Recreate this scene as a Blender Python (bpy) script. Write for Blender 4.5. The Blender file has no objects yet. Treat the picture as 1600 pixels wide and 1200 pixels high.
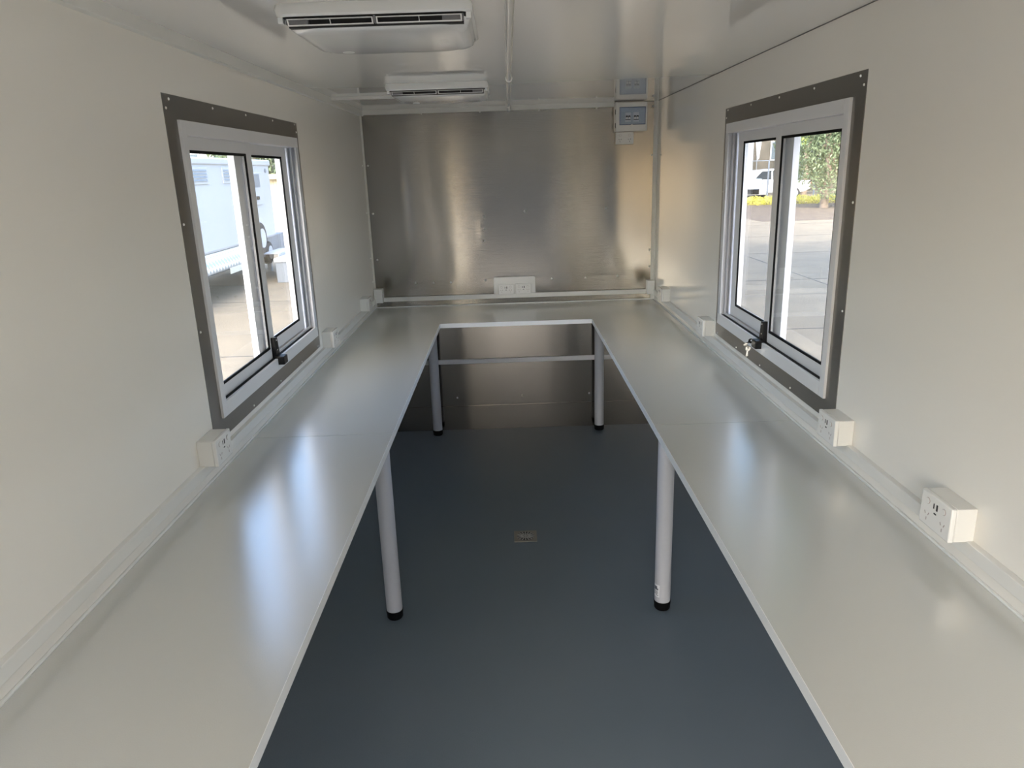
import bpy, bmesh, math, random
from mathutils import Vector, Matrix
random.seed(7)
SC = bpy.context.scene
COL = SC.collection
R = math.radians

# ------------------------------------------------------------------ camera
cd = bpy.data.cameras.new('camera'); cam = bpy.data.objects.new('camera', cd); COL.objects.link(cam)
cd.sensor_width = 36.0; cd.lens = 25.702; cd.clip_start = 0.02; cd.clip_end = 500
_r = Vector((0.9994597, -0.0082592, -0.0318146)); _u = Vector((0.0328548, 0.2796635, 0.9595358)); _f = Vector((-0.0009723, 0.9600626, -0.2797837))
M = Matrix((_r, _u, -_f)).transposed().to_4x4(); M.translation = Vector((0.914, 0, 1.7632))
cam.matrix_world = M
SC.camera = cam

# ------------------------------------------------------------------ sky, sun, exposure
SUN_EL, SUN_AZ = R(42), R(174)          # azimuth from +Y towards -X
SUN_STR, SKY_STR = 1.85, 0.82
w = bpy.data.worlds.new('sky'); SC.world = w; w.use_nodes = True
wn = w.node_tree; wn.nodes.clear()
sky = wn.nodes.new('ShaderNodeTexSky'); sky.sky_type = 'NISHITA'; sky.sun_disc = False
sky.sun_elevation = SUN_EL; sky.sun_rotation = -SUN_AZ; sky.air_density = 1.0; sky.dust_density = 3.0; sky.ozone_density = 1.0
bg = wn.nodes.new('ShaderNodeBackground'); bg.inputs[1].default_value = SKY_STR
ou = wn.nodes.new('ShaderNodeOutputWorld')
wn.links.new(sky.outputs[0], bg.inputs[0]); wn.links.new(bg.outputs[0], ou.inputs[0])
sd = bpy.data.lights.new('sun', 'SUN'); sun = bpy.data.objects.new('sun', sd); COL.objects.link(sun)
sd.energy = SUN_STR; sd.angle = R(0.6); sd.color = (1.0, 0.95, 0.86)
_s = Vector((-math.sin(SUN_AZ) * math.cos(SUN_EL), math.cos(SUN_AZ) * math.cos(SUN_EL), math.sin(SUN_EL)))
sun.rotation_euler = _s.to_track_quat('Z', 'Y').to_euler(); sun.location = (0, 0, 30)
SC.view_settings.view_transform = 'Standard'; SC.view_settings.look = 'None'
SC.view_settings.gamma = 1.0; SC.view_settings.use_curve_mapping = False
SC.view_settings.exposure = 0.78
SC.cycles.use_denoising = True
SC.cycles.max_bounces = 20; SC.cycles.diffuse_bounces = 14; SC.cycles.glossy_bounces = 8
SC.cycles.transparent_max_bounces = 16; SC.cycles.transmission_bounces = 6
SC.cycles.caustics_reflective = True; SC.cycles.sample_clamp_indirect = 12.0

# ------------------------------------------------------------------ room measures
W, H, D, HB = 1.8905, 2.1588, 4.933, 0.8967
YR = -1.15            # rear wall (with the entry door) behind the camera
G = -0.60             # ground outside
TW = 0.085            # wall thickness
TH = 0.025

# ------------------------------------------------------------------ materials
def srgb(r, g, b):
    f = lambda c: (c / 255) / 12.92 if c / 255 <= 0.04045 else ((c / 255 + 0.055) / 1.055) ** 2.4
    return (f(r), f(g), f(b), 1)
def mat(name, col, rough=0.5, metal=0.0, spec=0.5, coat=0.0, bump=None, var=None, aniso=None, alpha=None):
    m = bpy.data.materials.new(name); m.use_nodes = True; nt = m.node_tree
    b = nt.nodes['Principled BSDF']
    b.inputs['Base Color'].default_value = col; b.inputs['Roughness'].default_value = rough
    b.inputs['Metallic'].default_value = metal; b.inputs['Specular IOR Level'].default_value = spec
    b.inputs['Coat Weight'].default_value = coat; b.inputs['Coat Roughness'].default_value = 0.08
    tc = nt.nodes.new('ShaderNodeTexCoord')
    if var:
        n = nt.nodes.new('ShaderNodeTexNoise'); n.inputs['Scale'].default_value = var[0]; n.inputs['Detail'].default_value = 5
        mx = nt.nodes.new('ShaderNodeMix'); mx.data_type = 'RGBA'
        c2 = var[1]; mx.inputs['A'].default_value = col; mx.inputs['B'].default_value = c2
        rp = nt.nodes.new('ShaderNodeValToRGB'); rp.color_ramp.elements[0].position = 0.35; rp.color_ramp.elements[1].position = 0.68
        nt.links.new(tc.outputs['Object'], n.inputs['Vector']); nt.links.new(n.outputs['Fac'], rp.inputs[0])
        nt.links.new(rp.outputs[0], mx.inputs['Factor']); nt.links.new(mx.outputs['Result'], b.inputs['Base Color'])
    if bump:
        n = nt.nodes.new('ShaderNodeTexNoise'); n.inputs['Scale'].default_value = bump[0]; n.inputs['Detail'].default_value = 2
        bp = nt.nodes.new('ShaderNodeBump'); bp.inputs['Strength'].default_value = bump[1]; bp.inputs['Distance'].default_value = bump[2]
        nt.links.new(tc.outputs['Object'], n.inputs['Vector']); nt.links.new(n.outputs['Fac'], bp.inputs['Height'])
        nt.links.new(bp.outputs[0], b.inputs['Normal'])
    if aniso:
        b.inputs['Anisotropic'].default_value = aniso; b.inputs['Anisotropic Rotation'].default_value = 0.25
        t = nt.nodes.new('ShaderNodeTangent'); t.direction_type = 'UV_MAP'
        nt.links.new(t.outputs[0], b.inputs['Tangent'])
    return m

m_wall = mat('white_gelcoat_wall', (0.88, 0.85, 0.79, 1), 0.12, spec=0.5, bump=(2.2, 0.06, 0.003))
m_ceil = mat('white_gelcoat_ceiling', (0.86, 0.85, 0.82, 1), 0.04, spec=0.75, coat=0.6, bump=(1.6, 0.05, 0.003))
m_pvc = mat('white_plastic', (0.80, 0.79, 0.75, 1), 0.35)
m_sock = mat('white_socket_plastic', (0.84, 0.83, 0.80, 1), 0.22)
m_dark = mat('socket_hole', (0.015, 0.015, 0.015, 1), 0.6)
m_mark = mat('socket_mark', (0.42, 0.36, 0.34, 1), 0.5)
m_alu = mat('white_powdercoat', (0.76, 0.76, 0.77, 1), 0.30)
m_rub = mat('black_rubber', (0.004, 0.004, 0.0045, 1), 0.6, spec=0.15)
m_blk = mat('black_plastic', (0.004, 0.004, 0.005, 1), 0.4, spec=0.25)
m_chrome = mat('polished_metal', (0.75, 0.73, 0.68, 1), 0.15, metal=1)
m_rivet = mat('rivet_metal', (0.90, 0.89, 0.86, 1), 0.35, metal=0.2)
m_leg = mat('leg_enamel', (0.47, 0.485, 0.52, 1), 0.35)
m_bead = mat('white_sealant', (0.80, 0.80, 0.77, 1), 0.4)
m_edge = mat('white_edge_band', (0.78, 0.79, 0.78, 1), 0.35)
m_flange = mat('brushed_flange_steel', (0.26, 0.25, 0.235, 1), 0.30, metal=0.85, bump=(60, 0.03, 0.001))
m_ac = mat('ac_plastic', (0.80, 0.81, 0.81, 1), 0.12, coat=0.3)
m_acgrey = mat('ac_grey_foam', (0.18, 0.18, 0.19, 1), 0.7)
m_jamb = mat('jamb_aluminium', (0.62, 0.64, 0.68, 1), 0.35)

def bench_mat():
    m = mat('grey_laminate', (0.58, 0.585, 0.545, 1), 0.20, spec=1.0, coat=1.0)
    m.node_tree.nodes['Principled BSDF'].inputs['Coat Roughness'].default_value = 0.23; m.node_tree.nodes['Principled BSDF'].inputs['Coat IOR'].default_value = 2.35
    nt = m.node_tree; b = nt.nodes['Principled BSDF']; tc = nt.nodes.new('ShaderNodeTexCoord')
    v = nt.nodes.new('ShaderNodeTexNoise'); v.inputs['Scale'].default_value = 330; v.inputs['Detail'].default_value = 2
    bp = nt.nodes.new('ShaderNodeBump'); bp.inputs['Strength'].default_value = 0.35; bp.inputs['Distance'].default_value = 0.0006
    nt.links.new(tc.outputs['Object'], v.inputs['Vector']); nt.links.new(v.outputs['Fac'], bp.inputs['Height'])
    nt.links.new(bp.outputs[0], b.inputs['Normal'])
    return m
m_bench = bench_mat()

def floor_mat():
    m = mat('blue_grey_vinyl', srgb(84, 98, 112), 0.42, spec=0.45)
    nt = m.node_tree; b = nt.nodes['Principled BSDF']; tc = nt.nodes.new('ShaderNodeTexCoord')
    mp = nt.nodes.new('ShaderNodeMapping'); mp.inputs['Rotation'].default_value = (0, 0, R(45)); nt.links.new(tc.outputs['Object'], mp.inputs[0])
    ck = nt.nodes.new('ShaderNodeTexBrick'); ck.inputs['Scale'].default_value = 90; ck.inputs['Mortar Size'].default_value = 0.12
    ck.inputs['Brick Width'].default_value = 0.9; ck.inputs['Row Height'].default_value = 0.3
    nt.links.new(mp.outputs[0], ck.inputs['Vector'])
    bp = nt.nodes.new('ShaderNodeBump'); bp.inputs['Strength'].default_value = 0.6; bp.inputs['Distance'].default_value = 0.0012; bp.invert = True
    nt.links.new(ck.outputs['Fac'], bp.inputs['Height']); nt.links.new(bp.outputs[0], b.inputs['Normal'])
    n = nt.nodes.new('ShaderNodeTexNoise'); n.inputs['Scale'].default_value = 2.2; n.inputs['Detail'].default_value = 6
    mx = nt.nodes.new('ShaderNodeMix'); mx.data_type = 'RGBA'; mx.inputs['A'].default_value = srgb(90, 104, 114); mx.inputs['B'].default_value = srgb(102, 112, 121)
    nt.links.new(tc.outputs['Object'], n.inputs['Vector']); nt.links.new(n.outputs['Fac'], mx.inputs['Factor'])
    nt.links.new(mx.outputs['Result'], b.inputs['Base Color'])
    return m
m_floor = floor_mat()

def steel_mat():
    m = mat('brushed_stainless', (0.31, 0.29, 0.255, 1), 0.13, metal=1, aniso=0.95)
    nt = m.node_tree; b = nt.nodes['Principled BSDF']; tc = nt.nodes.new('ShaderNodeTexCoord')
    mp = nt.nodes.new('ShaderNodeMapping'); mp.inputs['Scale'].default_value = (3, 1, 300); nt.links.new(tc.outputs['Object'], mp.inputs[0])
    n = nt.nodes.new('ShaderNodeTexNoise'); n.inputs['Scale'].default_value = 1.0; n.inputs['Detail'].default_value = 4
    nt.links.new(mp.outputs[0], n.inputs['Vector'])
    mp2 = nt.nodes.new('ShaderNodeMapping'); mp2.inputs['Scale'].default_value = (3.4, 1, 0.9); nt.links.new(tc.outputs['Object'], mp2.inputs[0])
    n2 = nt.nodes.new('ShaderNodeTexNoise'); n2.inputs['Scale'].default_value = 1.0; n2.inputs['Detail'].default_value = 1
    nt.links.new(mp2.outputs[0], n2.inputs['Vector'])
    b1 = nt.nodes.new('ShaderNodeBump'); b1.inputs['Strength'].default_value = 0.45; b1.inputs['Distance'].default_value = 0.0004
    b2 = nt.nodes.new('ShaderNodeBump'); b2.inputs['Strength'].default_value = 0.35; b2.inputs['Distance'].default_value = 0.004
    nt.links.new(n.outputs['Fac'], b1.inputs['Height']); nt.links.new(n2.outputs['Fac'], b2.inputs['Height'])
    nt.links.new(b2.outputs[0], b1.inputs['Normal']); nt.links.new(b1.outputs[0], b.inputs['Normal'])
    return m
m_steel = steel_mat()

def glass_mat(name, tint=(1, 1, 1, 1), dirt=0.03):
    m = bpy.data.materials.new(name); m.use_nodes = True; nt = m.node_tree; nt.nodes.clear()
    o = nt.nodes.new('ShaderNodeOutputMaterial'); tr = nt.nodes.new('ShaderNodeBsdfTransparent'); tr.inputs[0].default_value = tint
    gl = nt.nodes.new('ShaderNodeBsdfGlossy'); gl.inputs['Roughness'].default_value = 0.0
    lw = nt.nodes.new('ShaderNodeLayerWeight'); pw = nt.nodes.new('ShaderNodeMath'); pw.operation = 'POWER'; pw.inputs[1].default_value = 5
    fr = nt.nodes.new('ShaderNodeMath'); fr.operation = 'MULTIPLY_ADD'; fr.inputs[1].default_value = 0.96; fr.inputs[2].default_value = 0.04
    lw.inputs['Blend'].default_value = 0.5; nt.links.new(lw.outputs['Facing'], pw.inputs[0]); nt.links.new(pw.outputs[0], fr.inputs[0])
    mx = nt.nodes.new('ShaderNodeMixShader'); nt.links.new(fr.outputs[0], mx.inputs[0]); nt.links.new(tr.outputs[0], mx.inputs[1]); nt.links.new(gl.outputs[0], mx.inputs[2])
    df = nt.nodes.new('ShaderNodeBsdfDiffuse'); df.inputs[0].default_value = (0.8, 0.82, 0.8, 1)
    n = nt.nodes.new('ShaderNodeTexNoise'); n.inputs['Scale'].default_value = 6; n.inputs['Detail'].default_value = 6
    tc = nt.nodes.new('ShaderNodeTexCoord'); mp = nt.nodes.new('ShaderNodeMapping'); mp.inputs['Scale'].default_value = (1, 2.5, 0.5)
    nt.links.new(tc.outputs['Object'], mp.inputs[0]); nt.links.new(mp.outputs[0], n.inputs['Vector'])
    ml = nt.nodes.new('ShaderNodeMath'); ml.operation = 'MULTIPLY'; ml.inputs[1].default_value = dirt * 2; nt.links.new(n.outputs['Fac'], ml.inputs[0])
    mx2 = nt.nodes.new('ShaderNodeMixShader'); nt.links.new(ml.outputs[0], mx2.inputs[0]); nt.links.new(mx.outputs[0], mx2.inputs[1]); nt.links.new(df.outputs[0], mx2.inputs[2])
    nt.links.new(mx2.outputs[0], o.inputs[0])
    return m
m_glass = glass_mat('window_glass', (0.96, 0.97, 0.97, 1), 0.02)
m_tint = glass_mat('blue_tinted_cover', (0.80, 0.86, 0.95, 1), 0.12)

# ------------------------------------------------------------------ mesh helpers
WLOC = {}
def box(bm, x0, x1, y0, y1, z0, z1):
    x0, x1 = sorted((x0, x1)); y0, y1 = sorted((y0, y1)); z0, z1 = sorted((z0, z1))
    v = [bm.verts.new(p) for p in ((x0, y0, z0), (x1, y0, z0), (x1, y1, z0), (x0, y1, z0), (x0, y0, z1), (x1, y0, z1), (x1, y1, z1), (x0, y1, z1))]
    for f in ((0, 3, 2, 1), (4, 5, 6, 7), (0, 1, 5, 4), (1, 2, 6, 5), (2, 3, 7, 6), (3, 0, 4, 7)):
        bm.faces.new([v[i] for i in f])
    return bm
def B(*boxes):
    bm = bmesh.new()
    for b in boxes: box(bm, *b)
    return bm
def tube(bm, pts, rad, seg=16, caps=True):
    pts = [Vector(p) for p in pts]; rads = rad if isinstance(rad, (list, tuple)) else [rad] * len(pts)
    rings = []; up = None
    for i, p in enumerate(pts):
        a = pts[max(0, i - 1)]; c = pts[min(len(pts) - 1, i + 1)]; t = (c - a)
        if t.length < 1e-9: t = Vector((0, 0, 1))
        t.normalize()
        if up is None:
            up = t.orthogonal().normalized()
        up = (up - t * up.dot(t)).normalized()
        s = t.cross(up)
        rings.append([bm.verts.new(p + (up * math.cos(2 * math.pi * k / seg) + s * math.sin(2 * math.pi * k / seg)) * rads[i]) for k in range(seg)])
    for i in range(len(rings) - 1):
        for k in range(seg):
            bm.faces.new((rings[i][k], rings[i][(k + 1) % seg], rings[i + 1][(k + 1) % seg], rings[i + 1][k]))
    if caps:
        bm.faces.new(rings[0][::-1]); bm.faces.new(rings[-1])
    return bm
def T(pts, rad, seg=16):
    return tube(bmesh.new(), pts, rad, seg)
def rrect(x0, x1, y0, y1, r, n=5):
    out = []
    for cx, cy, a0 in ((x1 - r, y0 + r, -90), (x1 - r, y1 - r, 0), (x0 + r, y1 - r, 90), (x0 + r, y0 + r, 180)):
        for k in range(n + 1):
            a = R(a0 + 90 * k / n); out.append((cx + r * math.cos(a), cy + r * math.sin(a)))
    return out
def loft(bm, secs, n=5):
    """secs: (x0,x1,y0,y1,r,z)"""
    rings = [[bm.verts.new((x, y, s[5])) for x, y in rrect(*s[:5], n=n)] for s in secs]
    m = len(rings[0])
    for i in range(len(rings) - 1):
        for k in range(m):
            bm.faces.new((rings[i][k], rings[i][(k + 1) % m], rings[i + 1][(k + 1) % m], rings[i + 1][k]))
    bm.faces.new(rings[0][::-1]); bm.faces.new(rings[-1])
    return bm
def prism(bm, pts, axis, a, b):
    """polygon pts in the two other axes, extruded along axis from a to b"""
    def P(p, t):
        return {'X': (t, p[0], p[1]), 'Y': (p[0], t, p[1]), 'Z': (p[0], p[1], t)}[axis]
    lo = [bm.verts.new(P(p, a)) for p in pts]; hi = [bm.verts.new(P(p, b)) for p in pts]
    n = len(pts)
    for k in range(n): bm.faces.new((lo[k], lo[(k + 1) % n], hi[(k + 1) % n], hi[k]))
    bm.faces.new(lo[::-1]); bm.faces.new(hi)
    return bm
def finish(bm, me, smooth=35):
    bmesh.ops.recalc_face_normals(bm, faces=bm.faces)
    bm.to_mesh(me); bm.free()
    if smooth:
        for p in me.polygons: p.use_smooth = True
        me.set_sharp_from_angle(angle=R(smooth))
def obj(name, bm, m, parent=None, bevel=0.0, kind=None, label=None, origin=None, smooth=35):
    co = [v.co for v in bm.verts]
    if origin is None:
        lo = Vector((min(c.x for c in co), min(c.y for c in co), min(c.z for c in co)))
        hi = Vector((max(c.x for c in co), max(c.y for c in co), max(c.z for c in co)))
        origin = (lo + hi) / 2
        if parent is None: origin.z = lo.z
    origin = Vector(origin)
    bmesh.ops.translate(bm, verts=bm.verts, vec=-origin)
    me = bpy.data.meshes.new(name); finish(bm, me, smooth)
    me.materials.append(m)
    o = bpy.data.objects.new(name, me); COL.objects.link(o)
    WLOC[o.name] = origin
    if parent is not None:
        o.parent = parent; o.location = origin - WLOC[parent.name]
    else: o.location = origin
    if bevel:
        bv = o.modifiers.new('bevel', 'BEVEL'); bv.width = bevel; bv.segments = 2; bv.limit_method = 'ANGLE'; bv.angle_limit = R(40)
    if kind: o['kind'] = kind
    if label: o['label'] = label
    return o
def tag(o, label, cat, group=None):
    o['label'] = label; o['category'] = cat
    if group: o['group'] = group
    return o
def thing(name, loc, label=None, cat=None, group=None, kind=None):
    o = bpy.data.objects.new(name, None); COL.objects.link(o); o.location = loc; o.empty_display_size = 0.05
    WLOC[o.name] = Vector(loc)
    if kind: o['kind'] = kind
    if label: tag(o, label, cat, group)
    return o
def struct(name, bm, m, **k): return obj(name, bm, m, kind='structure', **k)
def kids(o): return [c for c in bpy.data.objects if c.parent == o]
def dup(root, loc, rotz=0, label=None):
    src = kids(root); r = root.copy(); COL.objects.link(r); r.location = loc; r.rotation_euler = (0, 0, rotz)
    if label: r['label'] = label
    for ch in src:
        g = kids(ch); c = ch.copy(); COL.objects.link(c); c.parent = r
        for s in g:
            d = s.copy(); COL.objects.link(d); d.parent = c
    return r
def shared(name, me, m, parent, loc, rot=(0, 0, 0)):
    o = bpy.data.objects.new(name, me); COL.objects.link(o); o.parent = parent
    o.location = Vector(loc) - WLOC[parent.name]; o.rotation_euler = rot
    WLOC[o.name] = Vector(loc)
    return o
# dome-headed screw: axis +Z, head 9 mm
_bm = bmesh.new(); tube(_bm, [(0, 0, -0.004), (0, 0, 0.0012), (0, 0, 0.0030), (0, 0, 0.0038)], [0.0045, 0.0045, 0.0032, 0.0012], 10)
me_screw = bpy.data.meshes.new('screw'); finish(_bm, me_screw, 60); me_screw.materials.append(m_rivet)
ROT = {'+X': (0, R(90), 0), '-X': (0, R(-90), 0), '-Y': (R(90), 0, 0), '+Y': (R(-90), 0, 0), '-Z': (R(180), 0, 0)}
def screw(parent, loc, d, s=1.0):
    o = shared('screw', me_screw, None, parent, loc, ROT[d]); o.scale = (s, s, s); return o

# ================================================================== ROOM SHELL
def side_wall(name, x0, x1, m):
    hy0, hy1, hz0, hz1 = 2.172, 3.365, 1.049, 1.930
    ys = [YR - TW, hy0, hy1, D + TW]; zs = [-0.10, hz0, hz1, H + 0.06]
    bm = bmesh.new()
    V = {}
    for xi, x in enumerate((x0, x1)):
        for i, y in enumerate(ys):
            for j, z in enumerate(zs): V[xi, i, j] = bm.verts.new((x, y, z))
    for xi in (0, 1):
        for i in range(3):
            for j in range(3):
                if (i, j) != (1, 1): bm.faces.new((V[xi, i, j], V[xi, i + 1, j], V[xi, i + 1, j + 1], V[xi, i, j + 1]))
    loop = [(0, 0), (1, 0), (2, 0), (3, 0), (3, 1), (3, 2), (3, 3), (2, 3), (1, 3), (0, 3), (0, 2), (0, 1)]
    for lp in (loop, [(1, 1), (2, 1), (2, 2), (1, 2)]):
        for a, b in zip(lp, lp[1:] + lp[:1]): bm.faces.new((V[0, *a], V[0, *b], V[1, *b], V[1, *a]))
    return struct(name, bm, m, smooth=0)
wall_left = side_wall('wall_left', -TW, 0.0, m_wall)
wall_right = side_wall('wall_right', W, W + TW, m_wall)
wall_back = struct('wall_back', B((0.0, W, D + 0.004, D + TW, -0.10, H + 0.06)), m_wall, smooth=0)
DX0, DX1, DZ = 0.06, 1.72, 2.0
wall_rear = struct('wall_rear', prism(bmesh.new(), [(0, -0.10), (DX0, -0.10), (DX0, DZ), (DX1, DZ), (DX1, -0.10), (W, -0.10), (W, H + 0.06), (0, H + 0.06)], 'Y', YR - TW, YR), m_wall, smooth=0)
floor = struct('floor', B((0, W, YR, D + 0.004, -0.10, 0.0)), m_floor, smooth=0)
ceiling = struct('ceiling', B((0, W, YR, D + 0.004, H, H + 0.06)), m_ceil, smooth=0)
base = struct('cabin_base', B((-TW, W + TW, YR - TW, D + TW, G, -0.10)), mat('chassis_steel', (0.10, 0.10, 0.11, 1), 0.6), smooth=0)

# steel sheets on the back wall (children of wall_back)
def sheet(name, x0, x1, z0, z1, y0, bulge=None, m=m_steel):
    """thin sheet facing -Y, subdivided, with a UV map whose U runs along X; bulge(x,z)->dy"""
    nx, nz = (60, 40) if bulge else (2, 2)
    bm = bmesh.new(); g = {}
    for i in range(nx + 1):
        for j in range(nz + 1):
            x = x0 + (x1 - x0) * i / nx; z = z0 + (z1 - z0) * j / nz
            g[i, j] = bm.verts.new((x, y0 - (bulge(x, z) if bulge else 0), z))
    for i in range(nx):
        for j in range(nz): bm.faces.new((g[i, j], g[i + 1, j], g[i + 1, j + 1], g[i, j + 1]))
    ring = [(i, 0) for i in range(nx)] + [(nx, j) for j in range(nz)] + [(i, nz) for i in range(nx, 0, -1)] + [(0, j) for j in range(nz, 0, -1)]
    bk = {k: bm.verts.new((g[k].co.x, D + 0.006, g[k].co.z)) for k in ring}
    for a, b in zip(ring, ring[1:] + ring[:1]): bm.faces.new((g[a], bk[a], bk[b], g[b]))
    uv = bm.loops.layers.uv.new('UVMap')
    for f in bm.faces:
        for l in f.loops: l[uv].uv = (l.vert.co.x, l.vert.co.z)
    return obj(name, bm, m, wall_back)
def g1(t, c, s): return math.exp(-((t - c) / s) ** 2)
def bulge_up(x, z):
    e = min(1, (x - 0.0) / 0.06, (W - x) / 0.06) * min(1, (z - 1.05) / 0.05, (H - z) / 0.05); e = max(0, e)
    cx = 0.50 - 0.09 * math.sin((z - 1.05) * 1.5)
    b = -0.0011 * g1(x, cx, 0.045) + 0.0010 * g1(x, 0.25 + 0.03 * (2.1 - z), 0.05) + 0.0014 * g1(x, 1.60, 0.12) - 0.0012 * g1(x, 0.95, 0.22)
    b += 0.0008 * g1(x, 0.75, 0.02) * g1(z, 1.40, 0.10)
    return b * e
sheet('steel_sheet', 0.002, W - 0.002, 1.068, H - 0.002, D - 0.002, bulge_up)
sheet('steel_sheet', 0.002, W - 0.002, 0.500, 1.070, D - 0.0005)
sheet('steel_sheet', 0.002, W - 0.002, 0.170, 0.4995, D - 0.001)
kick = sheet('kick_plate', 0.002, W - 0.002, 0.0005, 0.176, D - 0.006)
obj('joint_rail', B((0.004, W - 0.004, D - 0.012, D, 0.485, 0.517)), m_alu, wall_back, bevel=0.002)
for x, z in ((0.284, 1.058), (0.403, 1.056), (0.521, 1.054), (0.751, 1.060), (1.200, 1.058), (1.429, 1.056), (1.645, 1.060), (0.0265, 1.824), (0.034, 1.5215), (0.038, 1.2207),
             (1.857, 1.833), (1.856, 1.229), (1.858, 1.118), (1.031, 1.506), (1.5655, 1.509), (0.760, 1.4775), (0.757, 1.399), (0.749, 1.324), (0.521, 0.238), (0.979, 0.241), (1.452, 0.241), (1.859, 2.128)):
    screw(wall_back, (x, D - 0.0055 if z > 1.06 else D - 0.002, z), '-Y', 1.5)
for y, z in ((4.88, 1.824), (4.885, 1.530), (4.89, 1.237), (4.895, 1.08)): screw(wall_left, (0, y, z), '+X')
for y, z in ((4.80, 1.829), (4.82, 1.53), (4.82, 1.239), (4.825, 1.118)): screw(wall_right, (W, y, z), '-X')

# corner and edge trims
struct('trim_1', prism(bmesh.new(), [(0.0, D - 0.012), (0.003, D - 0.012), (0.003, D - 0.008), (0.011, D - 0.008), (0.011, D - 0.002), (0.0, D - 0.002)], 'Z', HB, H), m_pvc)
struct('trim_2', prism(bmesh.new(), [(W, D - 0.028), (W - 0.003, D - 0.028), (W - 0.003, D - 0.009), (W - 0.024, D - 0.009), (W - 0.024, D - 0.002), (W, D - 0.002)], 'Z', HB, H), m_pvc)
struct('trim_3', B((W - 0.0015, W, YR, D - 0.03, H - 0.0025, H)), mat('dark_joint', (0.22, 0.21, 0.20, 1), 0.7))

# door leaf folded open outside the entry, frame round the opening
dr = thing('door_1', (0.95, YR - TW / 2, 0), kind='structure')
obj('door_frame', B((DX0, DX0 + 0.035, YR - TW - 0.005, YR + 0.005, 0.0, DZ), (DX1 - 0.035, DX1, YR - TW - 0.005, YR + 0.005, 0.0, DZ), (DX0, DX1, YR - TW - 0.005, YR + 0.005, DZ - 0.035, DZ)), m_alu, dr)

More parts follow.
